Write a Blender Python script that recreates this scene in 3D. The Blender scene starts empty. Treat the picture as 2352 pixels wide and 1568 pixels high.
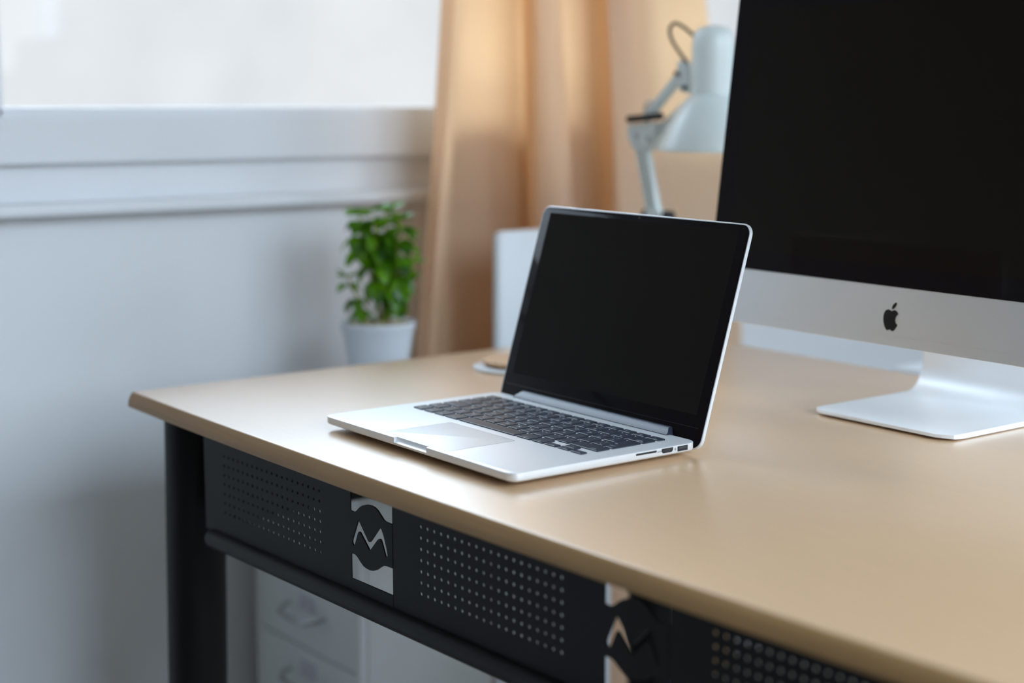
import bpy, bmesh, math, random
from mathutils import Vector, Matrix
C = bpy.context.scene.collection
SC = bpy.context.scene
D = bpy.data
PI = math.pi
random.seed(7)

# ------------------------------------------------------------------ camera, world, light, exposure
cam = D.cameras.new('camera'); camo = D.objects.new('camera', cam); C.objects.link(camo)
YAW, PITCH, ROLL = 2.4777639, 0.1543450, 0.0044117
fw = Vector((math.cos(YAW)*math.cos(PITCH), math.sin(YAW)*math.cos(PITCH), -math.sin(PITCH)))
rt = Vector((math.sin(YAW), -math.cos(YAW), 0)); up = rt.cross(fw)
r2 = rt*math.cos(ROLL)+up*math.sin(ROLL); u2 = up*math.cos(ROLL)-rt*math.sin(ROLL)
m = Matrix((r2, u2, -fw)).transposed().to_4x4(); m.translation = (1.6572253, -0.7529751, 0.3341192)
camo.matrix_world = m
cam.sensor_width = 36; cam.lens = 36*3639.6155/2352; cam.clip_start = .02
cam.dof.use_dof = True; cam.dof.focus_distance = 1.50; cam.dof.aperture_fstop = 2.4
SC.camera = camo
SC.view_settings.view_transform = 'Standard'; SC.view_settings.look = 'None'
SC.view_settings.gamma = 1; SC.view_settings.use_curve_mapping = False
SC.view_settings.exposure = 0.0
SC.cycles.use_denoising = True
SC.cycles.max_bounces = 10; SC.cycles.diffuse_bounces = 6; SC.cycles.transparent_max_bounces = 12
SC.cycles.sample_clamp_indirect = 6

def world():
    w = D.worlds.new('overcast_sky'); SC.world = w; w.use_nodes = True
    nt = w.node_tree; nt.nodes.clear(); N = nt.nodes.new; L = nt.links.new
    tc = N('ShaderNodeTexCoord'); sx = N('ShaderNodeSeparateXYZ'); L(tc.outputs['Generated'], sx.inputs[0])
    rp = N('ShaderNodeValToRGB'); L(sx.outputs['Z'], rp.inputs['Fac'])
    e = rp.color_ramp.elements
    e[0].position = 0.0; e[0].color = (.0665, .0700, .0730, 1)
    e[1].position = 1.0; e[1].color = (1.62, 2.02, 2.42, 1)
    a = e.new(.07); a.color = (.0665, .0700, .0730, 1)
    b = e.new(.16); b.color = (.19, .215, .245, 1); c = e.new(.42); c.color = (.265, .325, .385, 1)
    nz = N('ShaderNodeTexNoise'); nz.inputs['Scale'].default_value = 14; nz.inputs['Detail'].default_value = 3
    L(tc.outputs['Generated'], nz.inputs['Vector'])
    mr = N('ShaderNodeMapRange'); mr.inputs['From Min'].default_value = .3; mr.inputs['From Max'].default_value = .7
    mr.inputs['To Min'].default_value = .93; mr.inputs['To Max'].default_value = 1.05
    L(nz.outputs[0], mr.inputs['Value'])
    mx = N('ShaderNodeVectorMath'); mx.operation = 'SCALE'; L(rp.outputs['Color'], mx.inputs[0]); L(mr.outputs[0], mx.inputs['Scale'])
    # the sky is brightest on the side away from the desk window
    sd = N('ShaderNodeMapRange'); sd.inputs['From Min'].default_value = -.2; sd.inputs['From Max'].default_value = .8
    sd.inputs['To Min'].default_value = 1; sd.inputs['To Max'].default_value = 2.7; L(sx.outputs['X'], sd.inputs['Value'])
    mx2 = N('ShaderNodeVectorMath'); mx2.operation = 'SCALE'; L(mx.outputs[0], mx2.inputs[0]); L(sd.outputs[0], mx2.inputs['Scale'])
    bg = N('ShaderNodeBackground'); L(mx2.outputs[0], bg.inputs['Color']); bg.inputs['Strength'].default_value = 12.3
    out = N('ShaderNodeOutputWorld'); L(bg.outputs[0], out.inputs[0])
world()

# window openings: (wall plane, y/x range, z range)
WX = -.42                      # inner face of the window wall
WIN1 = (-.026, 2.05, .24, 1.50)  # y0, y1, z0, z1
XR, YF, YB, ZF, ZC = 2.8, -2.6, 2.7, -.745, 1.80
FILL_WIN2 = (-.8, 1.5, .33, 1.68)   # unseen window added for room light, right wall behind the camera

def portal(loc, rot, sx, sy):
    l = D.lights.new('window_portal', 'AREA'); l.shape = 'RECTANGLE'; l.size = sx; l.size_y = sy
    l.cycles.is_portal = True
    o = D.objects.new('window_portal', l); C.objects.link(o); o.location = loc; o.rotation_euler = rot
portal((WX-.20, (WIN1[0]+WIN1[1])/2, (WIN1[2]+WIN1[3])/2), (0, -PI/2, 0), WIN1[3]-WIN1[2], WIN1[1]-WIN1[0])
FILL_WIN3 = (.9, 2.5, .10, 1.65)    # x0, x1, z0, z1: unseen window added to light desk and curtain from the back wall
portal(((FILL_WIN3[0]+FILL_WIN3[1])/2, YB+.20, (FILL_WIN3[2]+FILL_WIN3[3])/2), (-PI/2, 0, 0), FILL_WIN3[1]-FILL_WIN3[0], FILL_WIN3[3]-FILL_WIN3[2])
portal((XR+.20, (FILL_WIN2[0]+FILL_WIN2[1])/2, (FILL_WIN2[2]+FILL_WIN2[3])/2), (0, PI/2, 0), FILL_WIN2[3]-FILL_WIN2[2], FILL_WIN2[1]-FILL_WIN2[0])

# ------------------------------------------------------------------ materials
def S(r, g, b):
    f = lambda c: (c/255/12.92) if c/255 <= .04045 else ((c/255+.055)/1.055)**2.4
    return (f(r), f(g), f(b), 1)
def mat(name, col, rough=.5, metal=0, spec=.5, bump=0, bscale=200, var=0, vscale=8, stretch=None, coat=0, coat_rough=.03):
    m = D.materials.new(name); m.use_nodes = True; nt = m.node_tree; N = nt.nodes.new; L = nt.links.new
    p = nt.nodes['Principled BSDF']
    p.inputs['Base Color'].default_value = col; p.inputs['Roughness'].default_value = rough
    p.inputs['Metallic'].default_value = metal; p.inputs['Specular IOR Level'].default_value = spec
    p.inputs['Coat Weight'].default_value = coat; p.inputs['Coat Roughness'].default_value = coat_rough; p.inputs['Coat IOR'].default_value = 1.95
    if bump or var:
        tc = N('ShaderNodeTexCoord'); src = tc.outputs['Object']
        if stretch:
            mp = N('ShaderNodeMapping'); mp.inputs['Scale'].default_value = stretch; L(src, mp.inputs[0]); src = mp.outputs[0]
    if var:
        nz = N('ShaderNodeTexNoise'); nz.inputs['Scale'].default_value = vscale; nz.inputs['Detail'].default_value = 5
        L(src, nz.inputs['Vector'])
        mr = N('ShaderNodeMapRange'); mr.inputs['From Min'].default_value = .3; mr.inputs['From Max'].default_value = .7
        mr.inputs['To Min'].default_value = 1-var; mr.inputs['To Max'].default_value = 1+var
        L(nz.outputs[0], mr.inputs['Value'])
        vm = N('ShaderNodeVectorMath'); vm.operation = 'SCALE'; vm.inputs[0].default_value = col[:3]
        L(mr.outputs[0], vm.inputs['Scale']); L(vm.outputs[0], p.inputs['Base Color'])
    if bump:
        nb = N('ShaderNodeTexNoise'); nb.inputs['Scale'].default_value = bscale; nb.inputs['Detail'].default_value = 3
        L(src, nb.inputs['Vector'])
        bp = N('ShaderNodeBump'); bp.inputs['Strength'].default_value = bump; bp.inputs['Distance'].default_value = .001
        L(nb.outputs[0], bp.inputs['Height']); L(bp.outputs[0], p.inputs['Normal'])
    return m
M = {}
M['wall'] = mat('painted_wall', S(226, 229, 232), .6, bump=.15, bscale=90, var=.01)
M['wall_dim'] = mat('low_bounce_taupe', S(112, 106, 100), .8, var=.02)  # dark tone picked so the unseen near wall bounces less light
M['frame'] = mat('white_window_frame', S(224, 228, 232), .35)
M['ceiling'] = mat('ceiling_paint', S(235, 235, 235), .8, var=.01)
M['floor'] = mat('grey_floor', S(165, 156, 145), .5, var=.1, vscale=3, stretch=(1, 12, 1))
M['wood'] = mat('beech_laminate', S(213, 175, 134), .45, spec=.5, coat=1, coat_rough=.29, var=.03, vscale=1.0, stretch=(10, 220, 220), bump=.05, bscale=700)
M['wood_edge'] = mat('beech_edging', S(172, 134, 88), .42, spec=.35, var=.10, vscale=1.0, stretch=(7, 160, 160))
M['black_steel'] = mat('black_powder_coat', S(11, 11, 13), .5, spec=.22, bump=.1, bscale=1500)
M['alu'] = mat('anodised_aluminium', (.80, .81, .82, 1), .42, metal=.5, bump=.04, bscale=3000)
M['alu_soft'] = mat('satin_aluminium', (.70, .705, .70, 1), .42, metal=.85)
M['glass_black'] = mat('black_screen_glass', (.0075, .0056, .0066, 1), .05, spec=.08)
M['display'] = mat('dark_display', (.0092, .0070, .0050, 1), .06, spec=.08)
M['seam'] = mat('bezel_seam', (.022, .020, .020, 1), .3, spec=.3)
M['hinge'] = mat('hinge_sky_tint', (.024, .028, .042, 1), .34, spec=.26)  # bluish base stands in for sky mirrored by the black plastic
M['key'] = mat('keycap_sky_tint', (.014, .0185, .030, 1), .40, spec=.5)  # caps are black; the blue is sky reflection put into the colour
M['legend'] = mat('key_legend', (.55, .60, .66, 1), .5)
M['port'] = mat('port_dark', (.012, .012, .014, 1), .35)
M['port_in'] = mat('port_tongue', (.05, .05, .055, 1), .4)
M['print'] = mat('grey_print', (.12, .12, .13, 1), .5)
M['pad'] = mat('trackpad_glass', (.77, .785, .80, 1), .40, metal=.5)
M['rubber'] = mat('black_rubber', (.01, .01, .01, 1), .7)
M['logo'] = mat('logo_black', (.008, .008, .009, 1), .25, spec=.3)
M['white_metal'] = mat('white_lacquer', S(226, 231, 232), .35, spec=.5)
M['lamp_white'] = mat('lamp_enamel', S(214, 224, 222), .32, spec=.5)
M['chrome'] = mat('dull_chrome', (.55, .56, .57, 1), .25, metal=1)
M['white_plastic'] = mat('white_plastic', S(226, 231, 235), .35)
M['cork'] = mat('tan_cork', S(205, 165, 128), .7, var=.08, vscale=60)
M['pot'] = mat('white_ceramic', S(214, 220, 226), .5)
M['gravel'] = mat('beige_gravel', S(205, 190, 165), .8, var=.25, vscale=90)
M['stem'] = mat('plant_stem', S(150, 150, 60), .6, var=.2, vscale=40)
M['cable'] = mat('lamp_cable', S(70, 62, 48), .5)
M['paper'] = mat('label_card', S(205, 203, 212), .6)

def fabric():
    m = D.materials.new('beige_curtain_fabric'); m.use_nodes = True; nt = m.node_tree; N = nt.nodes.new; L = nt.links.new
    nt.nodes.clear()
    tc = N('ShaderNodeTexCoord'); nz = N('ShaderNodeTexNoise'); nz.inputs['Scale'].default_value = 900
    L(tc.outputs['Object'], nz.inputs['Vector'])
    bp = N('ShaderNodeBump'); bp.inputs['Strength'].default_value = .2; bp.inputs['Distance'].default_value = .0006
    L(nz.outputs[0], bp.inputs['Height'])
    d = N('ShaderNodeBsdfDiffuse'); d.inputs['Color'].default_value = S(228, 203, 176); L(bp.outputs[0], d.inputs['Normal'])
    t = N('ShaderNodeBsdfTranslucent'); t.inputs['Color'].default_value = S(248, 200, 146)
    mx = N('ShaderNodeMixShader'); mx.inputs[0].default_value = .40
    L(d.outputs[0], mx.inputs[1]); L(t.outputs[0], mx.inputs[2])
    o = N('ShaderNodeOutputMaterial'); L(mx.outputs[0], o.inputs[0]); return m
M['fabric'] = fabric()
def leafmat():
    m = D.materials.new('green_leaf'); m.use_nodes = True; nt = m.node_tree; N = nt.nodes.new; L = nt.links.new
    p = nt.nodes['Principled BSDF']; o = nt.nodes['Material Output']
    tc = N('ShaderNodeTexCoord'); nz = N('ShaderNodeTexNoise'); nz.inputs['Scale'].default_value = 38; L(tc.outputs['Object'], nz.inputs['Vector'])
    rp = N('ShaderNodeValToRGB'); L(nz.outputs[0], rp.inputs[0]); e = rp.color_ramp.elements
    e[0].position = .38; e[0].color = S(22, 68, 24); e[1].position = .62; e[1].color = S(104, 160, 16)
    L(rp.outputs[0], p.inputs['Base Color']); p.inputs['Roughness'].default_value = .24
    t = N('ShaderNodeBsdfTranslucent'); t.inputs['Color'].default_value = S(140, 200, 30)
    mx = N('ShaderNodeMixShader'); mx.inputs[0].default_value = .3; L(p.outputs[0], mx.inputs[1]); L(t.outputs[0], mx.inputs[2]); L(mx.outputs[0], o.inputs[0])
    return m
M['leaf'] = leafmat()
def panemat():
    m = D.materials.new('window_glass'); m.use_nodes = True; nt = m.node_tree; N = nt.nodes.new; L = nt.links.new; nt.nodes.clear()
    t = N('ShaderNodeBsdfTransparent'); g = N('ShaderNodeBsdfGlossy'); g.inputs['Roughness'].default_value = .01
    f = N('ShaderNodeFresnel'); f.inputs['IOR'].default_value = 1.35
    mx = N('ShaderNodeMixShader'); L(f.outputs[0], mx.inputs[0]); L(t.outputs[0], mx.inputs[1]); L(g.outputs[0], mx.inputs[2])
    o = N('ShaderNodeOutputMaterial'); L(mx.outputs[0], o.inputs[0]); return m
M['pane'] = panemat()

# ------------------------------------------------------------------ helpers
def obj(name, bm, m, parent=None, smooth=False, angle=35):
    if isinstance(bm, bpy.types.Mesh): me = bm; me.name = name
    else:
        bmesh.ops.recalc_face_normals(bm, faces=bm.faces)
        me = D.meshes.new(name); bm.to_mesh(me); bm.free()
    for mm in (m if isinstance(m, (list, tuple)) else [m]): me.materials.append(M[mm] if isinstance(mm, str) else mm)
    if smooth:
        me.polygons.foreach_set('use_smooth', [True]*len(me.polygons))
        try: me.set_sharp_from_angle(angle=math.radians(angle))
        except Exception: pass
    o = D.objects.new(name, me); C.objects.link(o)
    if parent is not None: o.parent = parent
    return o
def thing(name, label, cat, loc=(0, 0, 0), rotz=0, group=None):
    o = D.objects.new(name, None); C.objects.link(o); o.empty_display_size = .02
    o.location = loc; o.rotation_euler = (0, 0, rotz); o['label'] = label; o['category'] = cat
    if group: o['group'] = group
    return o
def struct(o, label, cat):
    o['kind'] = 'structure'; o['label'] = label; o['category'] = cat; return o
def box(bm, x0, x1, y0, y1, z0, z1, bev=0, seg=2):
    vs = [bm.verts.new((x, y, z)) for x in (x0, x1) for y in (y0, y1) for z in (z0, z1)]
    fs = [(0, 1, 3, 2), (4, 6, 7, 5), (0, 4, 5, 1), (2, 3, 7, 6), (0, 2, 6, 4), (1, 5, 7, 3)]
    ff = [bm.faces.new([vs[i] for i in f]) for f in fs]
    if bev:
        es = {e for f in ff for e in f.edges}
        bmesh.ops.bevel(bm, geom=list(es), offset=bev, segments=seg, affect='EDGES', profile=.5)
    return bm
def nb(): return bmesh.new()
def rrect(x0, x1, y0, y1, r, n=6):
    r = max(1e-5, min(r, (x1-x0)/2-1e-6, (y1-y0)/2-1e-6)); out = []
    for cx, cy, a0 in ((x1-r, y0+r, -PI/2), (x1-r, y1-r, 0), (x0+r, y1-r, PI/2), (x0+r, y0+r, PI)):
        for k in range(n+1):
            a = a0+PI/2*k/n; out.append((cx+r*math.cos(a), cy+r*math.sin(a)))
    return out
def loft(bm, loops, cap0=True, cap1=True):
    L = [[bm.verts.new(v) for v in lp] for lp in loops]
    for a, b in zip(L, L[1:]):
        n = len(a)
        for i in range(n): bm.faces.new((a[i], a[(i+1) % n], b[(i+1) % n], b[i]))
    if cap0: bm.faces.new(L[0][::-1])
    if cap1: bm.faces.new(L[-1])
    return bm
def slab(bm, x0, x1, y0, y1, r, layers, n=6):
    """rounded-rectangle body: layers of (inset, z)"""
    return loft(bm, [[(x, y, z) for x, y in rrect(x0+i, x1-i, y0+i, y1-i, r-i*.8, n)] for i, z in layers])
def lathe(bm, prof, n=32, c=(0, 0), cap0=True, cap1=True):
    return loft(bm, [[(c[0]+r*math.cos(2*PI*k/n), c[1]+r*math.sin(2*PI*k/n), z) for k in range(n)] for r, z in prof], cap0, cap1)
def tube(bm, pts, r, n=10, closed_ends=True):
    pts = [Vector(p) for p in pts]; loops = []; prev = None
    for i, p in enumerate(pts):
        t = (pts[min(i+1, len(pts)-1)]-pts[max(i-1, 0)]).normalized()
        if prev is None:
            ref = Vector((0, 0, 1)) if abs(t.z) < .9 else Vector((1, 0, 0)); a = t.cross(ref).normalized()
        else:
            a = (prev-t*prev.dot(t)).normalized()
        prev = a; b = t.cross(a); rr = r[i] if isinstance(r, (list, tuple)) else r
        loops.append([p+(a*math.cos(2*PI*k/n)+b*math.sin(2*PI*k/n))*rr for k in range(n)])
    return loft(bm, loops)
def smoothpts(P, n=8):
    P = [Vector(p) for p in P]; out = []
    for i in range(len(P)-1):
        a, b, c, d = P[max(i-1, 0)], P[i], P[i+1], P[min(i+2, len(P)-1)]
        for k in range(n):
            t = k/n; out.append(.5*((2*b)+(c-a)*t+(2*a-5*b+4*c-d)*t*t+(3*b-a-3*c+d)*t**3))
    out.append(P[-1]); return out
def bar(bm, p, q, w, t, axis=Vector((0, 1, 0))):
    """rectangular bar from p to q, width w in plane, thickness t along axis"""
    p, q = Vector(p), Vector(q); d = (q-p).normalized(); s = axis.cross(d).normalized()*w/2; a = axis*t/2
    loft(bm, [[c+s+a, c-s+a, c-s-a, c+s-a] for c in (p, q)]); return bm
DG = None
def fill2d(loops, depth, name='sheet'):
    """closed 2-D loops (outer + holes) -> solid sheet mesh, in local x,y, thickness along z"""
    cu = D.curves.new(name, 'CURVE'); cu.dimensions = '2D'; cu.fill_mode = 'BOTH'; cu.extrude = depth/2
    for lp in loops:
        s = cu.splines.new('POLY'); s.points.add(len(lp)-1); s.use_cyclic_u = True
        for pt, v in zip(s.points, lp): pt.co = (v[0], v[1], 0, 1)
    return curve_mesh(cu)
def curve_mesh(cu):
    o = D.objects.new('temporary', cu); C.objects.link(o)
    dg = bpy.context.evaluated_depsgraph_get(); me = D.meshes.new_from_object(o.evaluated_get(dg))
    D.objects.remove(o); D.curves.remove(cu); me.materials.clear(); return me
def text_mesh(s, size):
    cu = D.curves.new('legend', 'FONT'); cu.body = s; cu.size = size; cu.align_x = 'CENTER'; cu.align_y = 'CENTER'; cu.resolution_u = 2
    return curve_mesh(cu)

# ------------------------------------------------------------------ room
T = .30
b = nb(); y0, y1, z0, z1 = WIN1
box(b, WX-T, WX, YF, YB, ZF, z0); box(b, WX-T, WX, YF, YB, z1, ZC)
box(b, WX-T, WX, YF, y0, z0, z1); box(b, WX-T, WX, y1, YB, z0, z1)
struct(obj('wall_left', b, 'wall'), 'white painted wall below and around the window', 'wall')
b = nb(); y0, y1, z0, z1 = FILL_WIN2
box(b, XR, XR+T, YF, YB, ZF, z0); box(b, XR, XR+T, YF, YB, z1, ZC)
box(b, XR, XR+T, YF, y0, z0, z1); box(b, XR, XR+T, y1, YB, z0, z1)
struct(obj('wall_right', b, 'wall'), 'white wall with an added fill window behind the camera', 'wall')
b = nb(); x0, x1, z0, z1 = FILL_WIN3
box(b, WX-T, XR+T, YB, YB+T, ZF, z0); box(b, WX-T, XR+T, YB, YB+T, z1, ZC)
box(b, WX-T, x0, YB, YB+T, z0, z1); box(b, x1, XR+T, YB, YB+T, z0, z1)
struct(obj('wall_back', b, 'wall'), 'white wall with an added fill window far behind the desktop computer', 'wall')
struct(obj('wall_front', box(nb(), WX-T, XR+T, YF-.1, YF, ZF, ZC), 'wall_dim'), 'taupe wall on the near side of the desk', 'wall')
struct(obj('floor', box(nb(), WX-T, XR+T, YF-.1, YB+.1, ZF-.1, ZF), 'floor'), 'grey brown floor under the desk', 'floor')
struct(obj('ceiling', box(nb(), WX-T, XR+T, YF-.1, YB+.1, ZC, ZC+.1), 'ceiling'), 'white ceiling above the desk', 'ceiling')

def window(name, label, xin, sgn, y0, y1, z0, z1, muls):
    """frame stands in the opening; sgn = direction into the room"""
    w = thing(name, label, 'window', (xin, 0, 0)); w['kind'] = 'structure'
    b = nb(); f0, f1 = -.060*sgn, .022*sgn; xa, xb = min(f0, f1), max(f0, f1)
    fw_ = .062
    # rails and stiles with a bevelled glazing bead
    def member(ya, yb, za, zb, bead):
        box(b, xa, xb, ya, yb, za, zb, .002)
        bx0, bx1 = min(-.05*sgn, .012*sgn), max(-.05*sgn, .012*sgn)
        box(b, bx0, bx1, bead[0], bead[1], bead[2], bead[3], .003)
    member(y0, y1, z0, z0+fw_, (y0, y1, z0+fw_-.003, z0+fw_+.0125))
    member(y0, y1, z1-fw_, z1, (y0, y1, z1-fw_-.0125, z1-fw_+.003))
    ys = [y0]+muls+[y1]
    for yv in ys:
        ya, yb = (yv, yv+.031) if yv == y0 else ((yv-.031, yv) if yv == y1 else (yv-.035, yv+.035))
        member(ya, yb, z0+fw_, z1-fw_, (ya-(.0 if yv == y0 else .010), yb+(.0 if yv == y1 else .010), z0+fw_, z1-fw_))
    obj('window_frame', b, 'frame', w)
    for ya, yb in zip(ys, ys[1:]):
        xg = -.035*sgn
        obj('window_pane', box(nb(), xg-.003, xg+.003, ya+.03, yb-.03, z0+.05, z1-.05), 'pane', w)
    return w
window('window_1', 'wide white framed window with bright overcast sky', WX, 1, *WIN1, [1.02])
window('fill_window_2', 'unseen white framed window added for light behind the camera', XR, -1, *FILL_WIN2, [.7])
w3 = window('fill_window_3', 'unseen white framed window added for light behind the desktop computer', 0, 1, *FILL_WIN3, [1.7])
w3.rotation_euler = (0, 0, -PI/2); w3.location = (0, YB, 0)
b = nb(); box(b, WX-.01, WX+.046, -2.0, 2.3, .1715, .1885, .004, 3)
struct(obj('trim_1', b, 'frame', smooth=True), 'narrow white window sill ledge below the window', 'window sill')

# ------------------------------------------------------------------ curtain
def curtain():
    P = [(-0.285, 0.6229, 0.5844), (-0.262, 0.6277, 0.5788), (-0.25, 0.6316, 0.5791), (-0.254, 0.6408, 0.5858), (-0.29, 0.6702, 0.6191), (-0.325, 0.6991, 0.6503), (-0.346, 0.7244, 0.6853), (-0.357, 0.7545, 0.7257), (-0.359, 0.7858, 0.7742), (-0.35, 0.8048, 0.8118), (-0.336, 0.8138, 0.8323), (-0.334, 0.821, 0.8416), (-0.312, 0.8079, 0.8276), (-0.285, 0.7891, 0.8086), (-0.262, 0.781, 0.8024), (-0.25, 0.7942, 0.8228), (-0.246, 0.8124, 0.849), (-0.254, 0.8311, 0.8703), (-0.295, 0.8695, 0.9107), (-0.34, 0.9105, 0.9539), (-0.356, 0.9414, 0.9821), (-0.352, 0.9641, 1.0001), (-0.338, 0.9745, 1.0055), (-0.332, 0.9787, 1.01), (-0.312, 0.9669, 0.9972), (-0.288, 0.9496, 0.9797), (-0.273, 0.9475, 0.9779), (-0.266, 0.9681, 0.9996), (-0.274, 1.0006, 1.0335), (-0.302, 1.055, 1.0907), (-0.314, 1.1085, 1.1486), (-0.302, 1.1523, 1.2025), (-0.296, 1.1853, 1.2615), (-0.3, 1.2059, 1.2989)]
    ring = smoothpts([(x, a, c) for x, a, c in P], 5); rows = 44; zt, zb = 1.74, -.70
    bm = nb(); G = []
    for k in range(rows+1):
        z = zt+(zb-zt)*k/rows; row = []
        for i, (x, a, c) in enumerate(ring):
            t = (.446-z)/(.446+.05); t = max(-.6, min(t, 1.0))
            y = a+(c-a)*t; wob = .003*math.sin(5*z+i*.35)
            row.append(bm.verts.new((x+wob*.5+.004*math.sin(3*z+i*.1), y+wob, z)))
        G.append(row)
    for r0, r1 in zip(G, G[1:]):
        for i in range(len(ring)-1): bm.faces.new((r0[i], r0[i+1], r1[i+1], r1[i]))
    o = obj('curtain', bm, 'fabric', smooth=True, angle=180)
    o['label'] = 'long beige pleated curtain hanging beside the window'; o['category'] = 'curtain'
    return o
curtain()

# ------------------------------------------------------------------ desk
desk = thing('office_desk', 'light wood topped office desk with black perforated steel front panel', 'desk', (0, 0, 0))
DL, DD = 1.62, .8037
def desk_outline(o):
    pts = []
    for k in range(25):
        x = DL*k/24; y = -.003-.0315*x+.033*min(x, 1.15)**2
        if x > 1.15: y += .0*(x-1.15)
        pts.append((x, y))
    pts += [(DL, DD), (0, DD)]
    # outward offset o
    out = []; n = len(pts)
    for i, (x, y) in enumerate(pts):
        a = Vector(pts[i-1]); p = Vector((x, y)); c = Vector(pts[(i+1) % n])
        e1 = (p-a).normalized(); e2 = (c-p).normalized(); n1 = Vector((e1.y, -e1.x)); n2 = Vector((e2.y, -e2.x))
        mvec = (n1+n2); mvec = mvec/(mvec.length_squared)*2
        out.append((p.x+mvec.x*o, p.y+mvec.y*o))
    return out
def desk_layers(L): return [[(x, y, z) for x, y in desk_outline(o)] for o, z in L]
obj('desktop', loft(nb(), desk_layers([(.0, -.0010), (-.0006, -.0002), (-.0016, 0)])), 'wood', desk, True, 60)
obj('edge_band', loft(nb(), desk_layers([(-.003, -.0185), (.0036, -.0180), (.0042, -.0165), (.0036, -.010), (.0018, -.004), (.0, -.0010)])), 'wood_edge', desk, True, 50)
def leg(x, y, lean):
    b = nb(); zt, zb = -.0185, ZF
    tube(b, [(x, y, zt), (x-lean*.35, y, (zt+zb)/2), (x-lean, y, zb+.012)], .034, 24)
    return obj('leg', b, 'black_steel', desk, True)
for x, y, l in ((.047, .05, .030), (.047, .765, .0), (1.57, .05, -.03), (1.57, .765, 0)):
    lg = leg(x, y, l); f = nb(); lathe(f, [(.036, ZF), (.036, ZF+.012), (.030, ZF+.014)], 20, (x-l, y)); obj('foot', f, 'rubber', lg, True)
# end frames between the legs
for x in (.047, 1.57):
    obj('side_apron', box(nb(), x-.012, x+.012, .084, .731, -.156, -.0185, .002), 'black_steel', desk)
# front modesty panel: perforated sheets, emblem plates, bottom rail; local x,z plane at y = .025
RY = -.0105; PYL = .025
def to_panel(o, th=0):
    # sheet built in x,y (y up) -> stand it up, with the whole panel's slight rise to the right
    o.rotation_euler = (PI/2, 0, 0)
    o.matrix_world = Matrix.Translation((0, PYL, -.0515)) @ Matrix.Rotation(RY, 4, 'Y') @ Matrix.Rotation(PI/2, 4, 'X')
    o.parent = desk
def holes(x0, zt, nx=20, nz=7, p=.01030, r=.00165):
    return [[(x0+i*p+r*math.cos(2*PI*k/10), zt-j*p+r*math.sin(2*PI*k/10)) for k in range(10)] for i in range(nx) for j in range(nz)]
ZTOP, ZBOT = .0325, -.087
RX0, RX1 = .4168, .4872          # first emblem opening
SHIFT = .3640
# panel z reference: row tops
for i, (xa, xb, hx) in enumerate(((.118, RX0, .1640), (RX1, RX0+SHIFT, .5325), (RX1+SHIFT, 1.212, .8985))):
    o = obj('modesty_panel', fill2d([[(xa, ZBOT), (xb, ZBOT), (xb, ZTOP), (xa, ZTOP)]]+holes(hx, .0007), .0009), 'black_steel', desk); to_panel(o)
def emblem(dx):
    Z = .0515-.0047
    def q(pts): return [(x+dx, z+Z) for x, z in pts]
    x0, x1 = RX0-.0004, RX1+.0004
    outer = [(x0, -.0542), (.4225, -.0546), (.4268, -.0528), (.4315, -.0490), (.4370, -.0456), (.4451, -.0431), (.4530, -.0424), (.4590, -.0432), (.4635, -.0450), (.4693, -.0490), (.4732, -.0520), (.4770, -.0530), (x1, -.0530),
             (x1, -.0946), (.4770, -.0948), (.4719, -.0958), (.4679, -.0979), (.4613, -.1021), (.4547, -.1045), (.4480, -.1053), (.4420, -.1047), (.4380, -.1038), (.4327, -.1008), (.4280, -.0975), (.4239, -.0957), (x0, -.0957)]
    mm = [(.4194, -.0815), (.4297, -.0612), (.4304, -.0606), (.4312, -.0613), (.4360, -.0664), (.4444, -.0752), (.4470, -.0777), (.4486, -.0782), (.4504, -.0777), (.4664, -.0612), (.4680, -.0608), (.4696, -.0618), (.4722, -.0655), (.4767, -.0758),
          (.4791, -.0838), (.4788, -.0856), (.4778, -.0866), (.4764, -.0866), (.4757, -.0858), (.4700, -.0745), (.4683, -.0720), (.4668, -.0714), (.4650, -.0717), (.4624, -.0734), (.4500, -.0858), (.4491, -.0864), (.4482, -.0858), (.4345, -.0735), (.4330, -.0722), (.4316, -.0719), (.4302, -.0724), (.4290, -.0742), (.4231, -.0868), (.4222, -.0874), (.4206, -.0872), (.4190, -.0858), (.4187, -.0840)]
    o = obj('emblem_plate', fill2d([q(outer), q(mm)], .0016), 'black_steel', desk); to_panel(o)
    # frame strips above and below the opening
    o = obj('emblem_frame', fill2d([[(x0+dx, ZBOT), (x1+dx, ZBOT), (x1+dx, -.0735), (x0+dx, -.0735)]], .0016), 'black_steel', desk); to_panel(o)
emblem(0); emblem(SHIFT)
b = nb(); tube(b, [(.1285, -.0955, 0), (.1300, -.0955, 0), (.134, -.0955, 0), (1.212, -.0955, 0)], [.006, .009, .0105, .0105], 16); o = obj('bottom_rail', b, 'black_steel', desk, True); to_panel(o)
# flange that ties panel to the leg
b = nb(); box(b, .076, .1185, .046, .054, -.128, -.0190, .001); obj('bracket', b, 'black_steel', desk)
b = nb(); box(b, 1.205, 1.56, .030, .045, -.128, -.0190, .001); obj('bracket', b, 'black_steel', desk)

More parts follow.
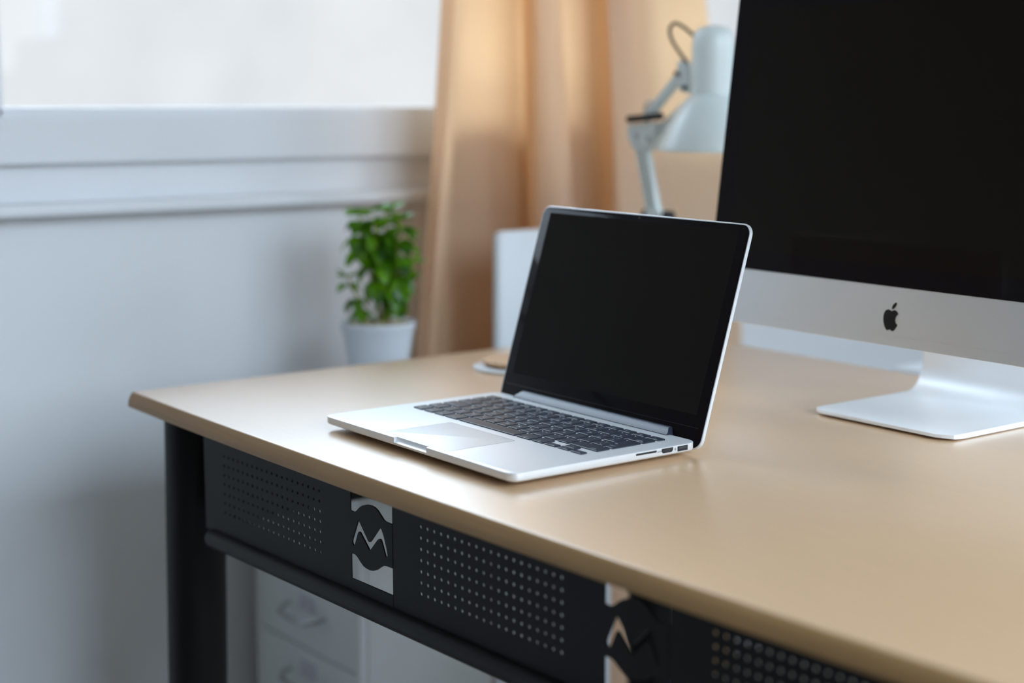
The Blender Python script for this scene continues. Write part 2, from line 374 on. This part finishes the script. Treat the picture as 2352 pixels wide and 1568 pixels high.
# ------------------------------------------------------------------ drawer cabinet on the floor, between desk end and wall
cab = thing('drawer_cabinet', 'white metal drawer cabinet under the desk end by the wall', 'drawer cabinet', (-.2125, .342, ZF))
CW, CD, CH = .2825, .224, .672
b = nb()
w2 = CW/2
box(b, -w2, w2, .012, CD, .03, CH, .004)
box(b, w2-.010, w2, 0, .012, .03, CH, .001); box(b, -w2, -w2+.010, 0, .012, .03, CH, .001); box(b, -w2+.0098, w2-.0098, 0, .012, CH-.008, CH, .001)
obj('body', b, 'white_metal', cab)
for sx in (-1, 1):
    for yy in (.03, CD-.03):
        obj('foot', lathe(nb(), [(.012, 0), (.012, .031)], 12, (sx*(w2-.03), yy)), 'rubber', cab, True)
SEP = .0985; zt = CH-.009
ztop0 = .3040+SEP*3          # seam seen in the photo lies .3040 above the floor
k = 0
for zt in (.662, ztop0, ztop0-SEP, ztop0-2*SEP, ztop0-3*SEP, ztop0-4*SEP):
    zl = max(zt-SEP, .034) if k else ztop0
    k += 1
    if zt-zl < .03: continue
    d = obj('drawer', box(nb(), -w2+.0108, w2-.0108, .001, .0122, zl+.0012, zt-.0012, .0012), 'white_metal', cab)
    zc = zt-.044 if k > 1 else zl+.035
    hb = nb()
    cxh = .003
    tube(hb, smoothpts([(cxh-.048, .001, zc+.002), (cxh-.046, -.012, zc), (cxh-.030, -.022, zc-.003), (cxh, -.026, zc-.004), (cxh+.030, -.022, zc-.003), (cxh+.046, -.012, zc), (cxh+.048, .001, zc+.002)], 5), .0032, 8)
    box(hb, cxh-.040, cxh+.040, -.0245, -.0225, zc-.006, zc-.002)
    obj('handle', hb, 'chrome', d, True)
    obj('card_holder', box(nb(), cxh-.018, cxh+.022, -.0005, .001, zc+.002, zc+.024), 'paper', d)

# ------------------------------------------------------------------ tall white tower on the floor behind the cabinet
tw = thing('upright_panel', 'slim white upright panel with rounded corners standing behind the laptop', 'panel', (-.163, .7535, ZF))
b = nb()
slab(b, -.115, .115, .010, .884, .012, [(.007, -.008), (.003, -.0072), (.0008, -.0045), (0, 0), (.0008, .0045), (.003, .0072), (.007, .008)], 6)
bmesh.ops.transform(b, matrix=Matrix(((0, 0, 1, 0), (1, 0, 0, 0), (0, 1, 0, 0), (0, 0, 0, 1))), verts=b.verts)
obj('panel', b, 'white_plastic', tw, True, 40)
for sy in (-1, 1):
    b = nb(); box(b, -.055, .055, sy*.07-.012, sy*.07+.012, 0, .011, .003); obj('foot', b, 'white_plastic', tw)

# white box behind the back edge of the desk
wb = thing('storage_box', 'white lidded box standing beyond the back edge of the desk', 'box', (.19, 1.11, ZF), math.radians(4))
b = nb(); box(b, 0, .30, 0, .22, 0, .667, .004); obj('body', b, 'white_plastic', wb)
b = nb(); box(b, -.004, .304, -.004, .224, .667, .685, .003); obj('lid', b, 'white_plastic', wb)

# ------------------------------------------------------------------ potted plant on the cabinet
PX, PY, PZ = -.215, .4695, ZF+CH
plant = thing('potted_plant', 'small bushy green plant in a white ridged pot on the cabinet', 'plant', (PX, PY, PZ))
def pot():
    H = .0885; b = nb(); prof = [(.036, 0), (.0385, .002)]
    for i in range(1, 26):
        t = i/25; r = .0385+(.0530-.0385)*t
        if t < .86: r += .0006*math.sin(t*60)
        else: r += .0012
        prof.append((r, .002+(H-.002)*t))
    prof += [(.0530, H+.001), (.0505, H+.0005), (.0485, H-.004), (.046, H-.016)]
    lathe(b, prof, 40); return b
obj('pot', pot(), 'pot', plant, True, 60)
b = nb(); lathe(b, [(.0465, .060), (.0468, .0800), (.034, .0825), (.015, .0835)], 28)
for k in range(150):
    a = random.uniform(0, 2*PI); rr = .044*math.sqrt(random.random()); s = random.uniform(.0022, .0042)
    mtx = Matrix.Translation((rr*math.cos(a), rr*math.sin(a), .0835+.005*(1-rr/.046)+random.uniform(-.001, .002))) @ Matrix.Rotation(random.uniform(0, 3), 4, 'X') @ Matrix.Diagonal((s, s*random.uniform(.6, 1), s*random.uniform(.5, .9), 1))
    bmesh.ops.create_icosphere(b, subdivisions=1, radius=1, matrix=mtx)
obj('gravel', b, 'gravel', plant, True)
RV = Vector((.616, .788, 0)); FV = Vector((-.788, .616, 0))
leafb = nb(); stemb = nb()
def leaf(bm, base, d, L, w, droop):
    d = Vector(d).normalized(); side = d.cross(Vector((0, 0, 1)))
    side = side.normalized() if side.length > .05 else Vector((1, 0, 0))
    side = (Matrix.Rotation(random.uniform(-.5, .5), 3, d) @ side).normalized()
    n = 7; rows = []; p = Vector(base); cur = d.copy()
    for i in range(n+1):
        t = i/n; ww = 1.25*w*math.sin(PI*min(1, .04+.96*t**.85))**.8 if i < n else .0003
        nrm = side.cross(cur).normalized()
        rows.append([bm.verts.new(p+side*s*ww+nrm*abs(s)*ww*.35) for s in (-1, -.5, 0, .5, 1)])
        cur = (cur+Vector((0, 0, -1))*droop/n).normalized(); p = p+cur*L/n
    for a, c in zip(rows, rows[1:]):
        for i in range(4): bm.faces.new((a[i], a[i+1], c[i+1], c[i]))
def stem(pts, r): tube(stemb, smoothpts(pts, 5), r, 7)
def P(u, z, f=0): return RV*u+FV*f+Vector((0, 0, z))
def whorl(c, n, L, w, elev, droop, spread=PI*2, a0=0):
    for k in range(n):
        a = a0+spread*k/n+random.uniform(-.25, .25); e = elev+random.uniform(-.25, .25)
        d = RV*math.cos(a)*math.cos(e)+FV*math.sin(a)*math.cos(e)+Vector((0, 0, math.sin(e)))
        leaf(leafb, c+d*.003, d, L*random.uniform(.75, 1.15), w*random.uniform(.8, 1.1), droop*random.uniform(.6, 1.3))
# u across the picture, z above the cabinet; pot centre u = 0
branches = [  # (foot u, top u, top z, depth)
    (.004, -.024, .238, .00), (.010, .012, .242, .015), (.012, .034, .232, -.01), (.008, .000, .225, -.018)]
for fu, tu, tz, f in branches:
    stem([P(fu*.6, .078, f*.3), P(fu+.2*tu, .125, f*.5), P(tu*.8, .185, f), P(tu, tz, f)], .0021)
    whorl(P(tu, tz, f), 7, .026, .0078, .42, .5)
    whorl(P(tu, tz-.012, f), 6, .030, .0085, .05, 1.2, a0=.4)
    whorl(P(tu*.95, tz-.030, f), 6, .034, .0090, -.15, 1.6, a0=.9)
    whorl(P(tu*.85, tz-.052, f), 5, .036, .0095, -.35, 1.6, a0=.2)
    if tu > -.01:
        whorl(P(tu*.8+.004, tz-.076, f), 5, .038, .0105, -.5, 1.6, a0=1.2)
stem([P(-.012, .078), P(-.022, .110), P(-.035, .135), P(-.041, .150)], .0018)
whorl(P(-.042, .150), 5, .017, .0048, .5, .3); whorl(P(-.039, .140), 5, .022, .0058, -.1, 1.2); whorl(P(-.031, .122), 5, .026, .0065, -.5, 1.2); whorl(P(-.024, .105), 4, .024, .0065, -.6, 1.2)
stem([P(.012, .078), P(.028, .12), P(.046, .155), P(.052, .172)], .0017)
whorl(P(.053, .172), 5, .016, .0050, .4, .4); whorl(P(.049, .160), 4, .019, .0055, -.2, 1.2); whorl(P(.040, .142), 4, .024, .007, -.5, 1.2)
whorl(P(.020, .140, -.01), 6, .038, .0115, -.5, 1.5); whorl(P(.027, .122, -.012), 5, .034, .0105, -.7, 1.2)
obj('foliage', leafb, 'leaf', plant, True, 80); obj('stem', stemb, 'stem', plant, True)

# ------------------------------------------------------------------ white plate and cork disc on the desk
pl = obj('plate', lathe(nb(), [(.047, 0), (.0495, .0008), (.050, .0022), (.0493, .0034), (.047, .0040), (.001, .0040)], 48), 'white_plastic', smooth=True)
pl.location = (.137, .4385, 0); pl['label'] = 'shallow white round plate half hidden behind the laptop'; pl['category'] = 'plate'
cd = obj('coaster', lathe(nb(), [(.034, .0040), (.0420, .0074), (.0430, .0082), (.0430, .0106), (.0422, .0112)], 48), 'cork', smooth=True)
cd.location = (.1375, .4435, 0); cd['label'] = 'tan round cork disc lying on the white plate'; cd['category'] = 'coaster'

# ------------------------------------------------------------------ desk lamp at the back edge of the desk
LY = .775
def lx(px): return .0066+.00085*(px-1490)
def lz(py): return .2855-.00061*(py-300)
# positions below are in metres in the lamp's own plane (x, z)
lamp = thing('desk_lamp', 'white jointed desk lamp behind the laptop, shade turned down', 'lamp', (0, LY, 0))
def A(x, y, dy=0): return (lx(x), dy, lz(y))
b = nb(); box(b, .000, .080, -.085, .020, 0, .012, .003, 3); obj('base', b, 'lamp_white', lamp)
b = nb(); tube(b, [(.036, 0, .012), (.036, 0, .160)], .0065, 12); obj('post', b, 'lamp_white', lamp, True)
b = nb(); box(b, .020, .050, -.012, .012, .150, .176, .002); obj('base_bracket', b, 'lamp_white', lamp)
for s in (-1, 1):
    kb = nb(); tube(kb, [(.035+s*.014, 0, .168), (.035+s*.026, 0, .168)], .0085, 14); obj('knob', kb, 'rubber', lamp, True)
def arm(p, q, off, w=.0095, t=.011):
    p, q = Vector(p), Vector(q); d = (q-p).normalized(); s = Vector((0, 1, 0)).cross(d)*off
    b = nb(); bar(b, p+s, q+s, w, t); bmesh.ops.bevel(b, geom=b.edges[:], offset=.0008, segments=1, affect='EDGES'); return obj('arm_bar', b, 'lamp_white', lamp)
P0, P1, P2 = A(1516, 500), A(1482, 335), A(1590, 178)
arm(P0, P1, .0062); arm(P0, P1, -.0062)
arm(A(1497, 290), P2, -.012, .012); arm(A(1500, 300), A(1590, 212), .013, .012)
b = nb()
loft(b, [[A(1455, 288, dy), A(1530, 280, dy), A(1524, 318, dy), A(1505, 345, dy), A(1470, 345, dy), A(1456, 318, dy)] for dy in (-.010, .010)])
bmesh.ops.bevel(b, geom=b.edges[:], offset=.002, segments=2, affect='EDGES'); obj('elbow_plate', b, 'lamp_white', lamp)
for px, py in ((1478, 312), (1506, 318)):
    k = nb(); tube(k, [A(px, py, -.014), A(px, py, -.009)], .004, 12); obj('rivet', k, 'chrome', lamp, True)
b = nb(); tube(b, [A(1464, 275, -.013), A(1543, 266, -.013)], .0052, 12); obj('crossbar', b, 'rubber', lamp, True)
b = nb(); tube(b, smoothpts([A(1488, 272), A(1488, 248), A(1491, 238), A(1498, 234), A(1504, 239), A(1505, 246)], 5), .0022, 8); obj('spring_hook', b, 'chrome', lamp, True)
b = nb()
loft(b, [[A(1570, 142, dy), A(1594, 150, dy), A(1600, 190, dy), A(1596, 215, dy), A(1576, 212, dy), A(1567, 180, dy)] for dy in (-.008, .008)])
bmesh.ops.bevel(b, geom=b.edges[:], offset=.002, segments=2, affect='EDGES'); obj('head_bracket', b, 'lamp_white', lamp)
for px, py in ((1588, 203), (1572, 172)):
    k = nb(); tube(k, [A(px, py, -.012), A(px, py, -.007)], .0032, 12); obj('rivet', k, 'rubber', lamp, True)
cxl, czl = lx(1640), 0
b = nb()
prof = [(.0690, lz(341)), (.0700, lz(338)), (.0695, lz(333)), (.0620, lz(300)), (.0520, lz(268)), (.0400, lz(238)), (.0300, lz(221)), (.0278, lz(219)), (.0278, lz(120)), (.0272, lz(98)), (.0245, lz(84)), (.0190, lz(75)), (.0100, lz(70)), (.0010, lz(69))]
inner = [(.0010, lz(74)), (.0235, lz(92)), (.0255, lz(120)), (.0255, lz(222)), (.0380, lz(240)), (.0500, lz(270)), (.0600, lz(302)), (.0675, lz(335))]
allp = inner[::-1]+[]
lathe(b, [(.0675, lz(338))]+[(r, z) for r, z in prof], 40, (cxl, 0), cap0=False)
lathe(b, [(.0675, lz(338))]+inner[::-1], 40, (cxl, 0), cap0=False)
obj('shade', b, 'lamp_white', lamp, True, 40)
b = nb(); lathe(b, [(.001, lz(318)), (.018, lz(312)), (.028, lz(290)), (.026, lz(268)), (.015, lz(240)), (.013, lz(200))], 20, (cxl, 0)); obj('bulb', b, 'white_plastic', lamp, True)
b = nb(); tube(b, smoothpts([A(1590, 150, -.004), A(1578, 132, -.006), A(1560, 103, -.008), A(1552, 80, -.008), A(1556, 66, -.008), A(1566, 62, -.008), A(1580, 70, -.006), A(1600, 90, -.002)], 6), .0024, 8)
obj('cable', b, 'cable', lamp, True)

# ------------------------------------------------------------------ all-in-one desktop computer
mon = thing('desktop_computer', 'large silver all-in-one computer with black screen behind the laptop', 'computer', (.6375, .533, 0), math.radians(-.4))
HW = .264; TL = math.radians(6.8); VB, VC, VT = -.0175+.0005, .0437, .3535; Z0 = .100
tiltM = Matrix.Translation((0, 0, Z0)) @ Matrix.Rotation(-TL, 4, 'X')
def mon_part(name, bm, m, parent=mon, smooth=True, ang=30):
    bmesh.ops.transform(bm, matrix=tiltM @ Matrix(((1, 0, 0, 0), (0, 0, 1, 0), (0, 1, 0, 0), (0, 0, 0, 1))), verts=bm.verts)   # (u,v,t) -> x=u, z=v, y=t(back)
    return obj(name, bm, m, parent, smooth, ang)
b = nb(); slab(b, -HW, HW, VB, VT, .011, [(.0008, .0005), (0, .0012), (0, .0055), (.004, .0075), (.040, .013), (.10, .022), (.15, .030), (.18, .033)], 8)
mon_part('housing', b, 'alu_soft')
def chin_loop(t, i):
    pts = rrect(-HW+i, HW-i, VB+i, VC+.03, .011-i, 8); return [(x, min(y, VC), t) for x, y in pts]
b = nb(); box(b, -HW+.0004, HW-.0004, VB+.011, VC-.0003, -.0006, .0006); box(b, -HW+.0085, HW-.0085, VB+.0006, VB+.0112, -.0006, .0006)
for s in (-1, 1): lathe_c = (s*(HW-.0114), VB+.0116)
for s in (-1, 1):
    c = (s*(HW-.0114), VB+.0114); lp = [(c[0], c[1])]+[(c[0]+s*.011*math.sin(a), c[1]-.011*math.cos(a)) for a in [PI/2*k/8 for k in range(9)]]
    loft(b, [[(x, y, t) for x, y in lp] for t in (-.0006, .0006)])
chin = mon_part('chin', b, 'alu_soft', smooth=False)
b = nb(); loft(b, [[(x, max(y, VC), t) for x, y in rrect(-HW+i, HW-i, VC-.03, VT-i, .011-i, 8)] for i, t in ((.0004, .0008), (.0004, -.0006), (.0010, -.0012))])
bmesh.ops.remove_doubles(b, verts=b.verts, dist=1e-6)
scr = mon_part('screen_glass', b, 'glass_black', ang=20)
b = nb(); box(b, -.2383, .2383, VC+.021, VT-.021, -.00135, -.0012); mon_part('display', b, 'display', scr, smooth=False)
b = nb(); tube(b, [(0, VT-.010, -.0012), (0, VT-.010, -.0014)], .0022, 12); mon_part('camera_lens', b, 'port_in', scr)
# logo on the chin (fruit outline with a bite and a leaf)
def logo_shape():
    body = [(0.0, .62), (-.10, .66), (-.24, .70), (-.40, .66), (-.52, .55), (-.59, .36), (-.60, .12), (-.55, -.14), (-.45, -.38), (-.32, -.56), (-.20, -.64), (-.08, -.61), (.02, -.57), (.12, -.61), (.24, -.65), (.36, -.58), (.47, -.42), (.56, -.22),
            (.46, -.15), (.38, -.02), (.36, .12), (.39, .28), (.47, .40), (.55, .47), (.46, .60), (.32, .68), (.18, .70), (.08, .65)]
    body = [(p.x, p.y) for p in smoothpts([(x, y, 0) for x, y in body]+[(body[0][0], body[0][1], 0)], 3)][:-1]
    lf = [(.02, .73), (.00, .86), (.06, 1.02), (.17, 1.14), (.31, 1.20), (.32, 1.06), (.26, .92), (.15, .80)]
    lf = [(p.x, p.y) for p in smoothpts([(x, y, 0) for x, y in lf]+[(lf[0][0], lf[0][1], 0)], 3)][:-1]
    s = .0158; return [[(x*s, y*s) for x, y in L] for L in (body, lf)]
me = fill2d(logo_shape(), .0006); lo = obj('logo', me, 'logo', chin)
me.transform(tiltM @ Matrix(((1, 0, 0, 0), (0, 0, 1, 0), (0, 1, 0, 0), (0, 0, 0, 1))) @ Matrix.Translation((0, .0090, -.0007)))
# stand: one bent aluminium sheet
def stand():
    b = nb(); prof = []
    y_f, y_b = -.0165, .172
    for k in range(16): prof.append((y_f+(y_b-.030-y_f)*k/15, .0062, 0))
    R = .026; cy, cz = y_b-.030+.002, .0062+R
    for k in range(1, 11):
        a = -PI/2+(PI/2+.12)*k/10; prof.append((cy+R*math.cos(a), cz+R*math.sin(a), 0))
    ly, lz_ = prof[-1][0], prof[-1][1]
    for k in range(1, 12): prof.append((ly-.062*k/11*(.3+.7*k/11), lz_+.13*k/11, 0))
    W = .0898; rows = []
    pts = [Vector((0, y, z)) for y, z, _ in prof]
    s = 0
    for i, p in enumerate(pts):
        t = (pts[min(i+1, len(pts)-1)]-pts[max(i-1, 0)]).normalized(); n = Vector((0, -t.z, t.y))
        if i: s += (p-pts[i-1]).length
        w = W
        if s < .016: w = W-.016+math.sqrt(max(0, .016**2-(.016-s)**2))
        if s > .19: w = W-.10*(s-.19)*1.2
        th = .0050 if s > .02 else .0032+.0018*s/.02
        rows.append([(Vector((sx*w, 0, 0))+p+n*dn) for sx, dn in ((-1, 0), (-.5, 0), (0, 0), (.5, 0), (1, 0), (1, -th), (.5, -th), (0, -th), (-.5, -th), (-1, -th))])
    loft(b, rows); return b
M['alu_stand'] = mat('lit_aluminium', (.88, .89, .90, 1), .42, metal=.35)  # lighter aluminium copy; the light on the foot is put into its colour
obj('stand', stand(), 'alu_stand', mon, True, 40)

# ------------------------------------------------------------------ laptop
lap = thing('laptop', 'open silver laptop with blank black screen on the wood desk', 'laptop', (.3059, .0627, 0), -.01005)
LW, LD, ZT = .314, .219, .0145
b = nb(); slab(b, 0, LW, 0, LD, .0115, [(.034, .0018), (.018, .0025), (.008, .0042), (.0025, .0062), (.0004, .0074), (0, .0082), (0, .0139), (.0003, .0143), (.0008, ZT)], 8)
base = obj('base', b, 'alu', lap, True, 30)
for u in (.03, .284):
    for v in (.03, .189): obj('rubber_foot', lathe(nb(), [(.007, 0), (.007, .003)], 16, (u, v)), 'rubber', base, True)
# keyboard
PW = .01885; KU0, KV0, RP = .0215, .0950, .0187; G = .0030
def key(u0, u1, v0, v1, legend=None, size=.0050, shape=None, lpos=None):
    b = nb(); z0, z1 = ZT-.0004, ZT+.0013
    if shape: lay = [[(x, y, z) for x, y in shape(i)] for i, z in ((0, z0), (0, z1-.0003), (.0004, z1))]; loft(b, lay)
    else: slab(b, u0, u1, v0, v1, .0012, [(0, z0), (0, z1-.0003), (.0004, z1)], 3)
    bmesh.ops.recalc_face_normals(b, faces=b.faces)
    if legend:
        for i, (tx, ox, oy, sz) in enumerate(legend):
            me = text_mesh(tx, sz); me.transform(Matrix.Translation(((u0+u1)/2+ox, (v0+v1)/2+oy, z1+.00006)))
            n0 = len(b.faces); b.from_mesh(me); b.faces.ensure_lookup_table()
            for f in b.faces[n0:]: f.material_index = 1
            D.meshes.remove(me)
    me = D.meshes.new('key'); b.to_mesh(me); b.free()
    return obj('key', me, ['key', 'legend'], base)
rows = [
    (4, [('1', '!'), ('2', '@'), ('3', '#'), ('4', '$'), ('5', '%'), ('6', '^'), ('7', '&'), ('8', '*'), ('9', '('), ('0', ')'), ('-', '_'), ('=', '+')], 'delete'),
]
def run(row, spec):
    u = KU0; v0 = KV0+row*RP; v1 = v0+RP-G
    for w, leg in spec:
        if leg != 'SKIP': key(u, u+w*PW-G, v0, v1, leg)
        u += w*PW
one = lambda c: [(c, 0, 0, .0062)]
two = lambda a, c: [(a, 0, -.0036, .0048), (c, 0, .0036, .0048)]
word = lambda s, o=0: [(s, o, -.0045, .0034)]
run(4, [(1, two('~', '+'))]+[(1, two(a, c)) for a, c in rows[0][1]]+[(1.5, word('delete', .004))])
run(3, [(1.5, word('tab', -.007))]+[(1, one(c)) for c in 'QWERTYUIOP']+[(1, two('[', '{')), (1, two(']', '}')), (1, 'SKIP')])
run(2, [(1.75, word('caps lock', -.006))]+[(1, one(c)) for c in 'ASDFGHJKL']+[(1, two(';', ':')), (1, two("'", '"')), (1, two('\\', '|'))])
run(1, [(1.25, word('shift', -.003)), (1, two('`', '~'))]+[(1, one(c)) for c in 'ZXCVBNM']+[(1, two(',', '<')), (1, two('.', '>')), (1, two('/', '?')), (2.25, word('shift', .011))])
run(0, [(1, word('fn')), (1, word('ctrl')), (1, word('alt')), (1.25, word('cmd')), (5, None), (1.25, word('cmd')), (1, word('alt'))])
# tall return key
ur = KU0+14.5*PW-G; ul3 = KU0+13.5*PW; ul2 = KU0+13.75*PW; v2 = KV0+2*RP; v4 = KV0+4*RP-G; vm = KV0+3*RP-G
key(ul3, ur, vm, v4, [('return', .0, -.018, .0032)], shape=lambda i: [(ul2+i, v2+i), (ur-i, v2+i), (ur-i, v4-i), (ul3+i, v4-i), (ul3+i, vm+i), (ul2+i, vm+i)])
# arrow keys
ua = KU0+11.5*PW; hh = (RP-G)/2-.0003
for i, (du, dv, ch) in enumerate(((0, 0, '<'), (1, 0, 'v'), (2, 0, '>'), (1, 1, '^'))):
    v0 = KV0+dv*(hh+.0006); key(ua+du*PW, ua+(du+1)*PW-G, v0, v0+hh, [(ch, 0, 0, .004)])
for i in range(14):
    w = 14.5*PW/14; v0 = KV0+5*RP; key(KU0+i*w, KU0+(i+1)*w-G, v0, v0+.0096, [('esc' if i == 0 else ('F%d' % i if i < 13 else 'O'), 0, -.001, .0034)])
b = nb(); slab(b, .1045, .2095, .0080, .0830, .002, [(0, ZT-.0003), (0, ZT+.00006), (.0002, ZT+.00010)], 4); obj('trackpad', b, 'pad', base, True)
b = nb(); loft(b, [[(x, y, z) for x, y in rrect(.1040, .2100, .0075, .0835, .0022, 4)] for z in (ZT-.0003, ZT+.00003)]); obj('trackpad_gap', b, 'print', base)
# thumb notch scooped out of the front edge
def carve(target, cutter_bm):
    me = D.meshes.new('cutter'); bmesh.ops.recalc_face_normals(cutter_bm, faces=cutter_bm.faces); cutter_bm.to_mesh(me); cutter_bm.free()
    co = D.objects.new('cutter', me); C.objects.link(co)
    tmp = D.objects.new('target_copy', target.data); C.objects.link(tmp)
    md = tmp.modifiers.new('cut', 'BOOLEAN'); md.operation = 'DIFFERENCE'; md.solver = 'EXACT'; md.object = co
    dg = bpy.context.evaluated_depsgraph_get(); new = D.meshes.new_from_object(tmp.evaluated_get(dg))
    D.objects.remove(tmp); D.objects.remove(co); D.meshes.remove(me)
    new.name = target.data.name; target.data = new
    try: new.set_sharp_from_angle(angle=math.radians(30))
    except Exception: pass
b = nb()
sec = [(-.002, ZT-.0052), (.0002, ZT-.0050), (.0022, ZT-.0036), (.0034, ZT-.0012), (.0038, ZT+.002), (-.002, ZT+.002)]
loft(b, [[(u, v, z) for v, z in sec] for u in (.1302, .1838)])
carve(base, b)
# ports on the right side
def port(name, v0, v1, z0, z1, r, m='port', shape=None):
    b = nb(); lp = shape or rrect(v0, v1, z0, z1, r, 5)
    loft(b, [[(x, y, z) for y, z in lp] for x in (LW-.004, LW+.00012)]); return obj(name, b, m, base)
port('card_slot', .1410, .1665, .0112, .0131, .0009)
v0, v1 = .1727, .1868
hd = port('video_port', v0, v1, .0085, .0135, 0, shape=[(v0, .0135), (v0, .0107), (v0+.0018, .0091), (v1-.0018, .0091), (v1, .0107), (v1, .0135)])
b = nb(); box(b, LW+.0001, LW+.00022, v0+.003, v1-.003, .0114, .0120); obj('contact_tongue', b, 'port_in', hd)
us = port('data_port', .1925, .2055, .0085, .0133, .0004)
b = nb(); box(b, LW+.0001, LW+.00022, .1940, .2040, .0107, .0122); obj('contact_tongue', b, 'port_in', us)
me = text_mesh('HDMI', .0022); me.transform(Matrix.Translation((LW+.00016, .1697, .0113)) @ Matrix(((0, 0, 1, 0), (1, 0, 0, 0), (0, 1, 0, 0), (0, 0, 0, 1)))); obj('port_marking', me, 'print', base)
b = nb()
X = LW+.00016
for (ya, za), (yb, zb) in (((.1897, .0095), (.1897, .0129)), ((.1897, .0106), (.1889, .0112)), ((.1889, .0112), (.1889, .0118)), ((.1897, .0102), (.1905, .0108)), ((.1905, .0108), (.1905, .0116))):
    tube(b, [(X, ya, za), (X, yb, zb)], .00014, 5)
obj('port_marking', b, 'print', base)
# hinge cover
b = nb(); HU0, HU1 = .0375, .2765
sec = [(.2128, ZT-.001), (.2132, ZT+.0006), (.2150, ZT+.0022), (.2200, ZT+.0058), (.2235, ZT+.0066), (.2262, ZT+.0050), (.2262, ZT-.004), (.2200, ZT-.004)]
loft(b, [[(u+(.0045*s if z > ZT+.003 else 0), v, z) for v, z in sec] for u, s in ((HU0, 1), (HU0+.006, 0), (HU1-.006, 0), (HU1, -1))])
obj('hinge', b, 'hinge', lap, True, 25)
# lid
TH = math.radians(73.4); lidM = Matrix.Translation((0, .2225, .0100)) @ Matrix(((1, 0, 0, 0), (0, math.cos(TH), math.sin(TH), 0), (0, math.sin(TH), -math.cos(TH), 0), (0, 0, 0, 1)))  # (u, h, t) t toward the back
def lidp(name, bm, m, parent, smooth=True, ang=30):
    bmesh.ops.transform(bm, matrix=lidM, verts=bm.verts); return obj(name, bm, m, parent, smooth, ang)
H0, H1 = -.0055, .2137
b = nb(); slab(b, 0, LW, H0, H1, .0110, [(.0004, 0), (0, .0004), (0, .0032), (.0012, .0044), (.004, .0050)], 8); lid = lidp('lid', b, 'alu', lap)
b = nb(); slab(b, .0014, LW-.0014, H0+.0014, H1-.0014, .0098, [(0, .0003), (0, -.00020), (.0003, -.00035)], 8); gl = lidp('screen_glass', b, 'glass_black', lid)
b = nb(); box(b, .0140, LW-.0140, .0270, .2062, -.00040, -.00034); lidp('display', b, 'display', gl, False)
b = nb(); tube(b, [(.008, .0150, -.0004), (LW-.008, .0150, -.0004)], .00022, 6); lidp('bezel_seam', b, 'seam', gl)
b = nb(); tube(b, [(LW/2, .2095, -.0003), (LW/2, .2095, -.00042)], .0012, 14); lidp('camera_lens', b, 'seam', gl)
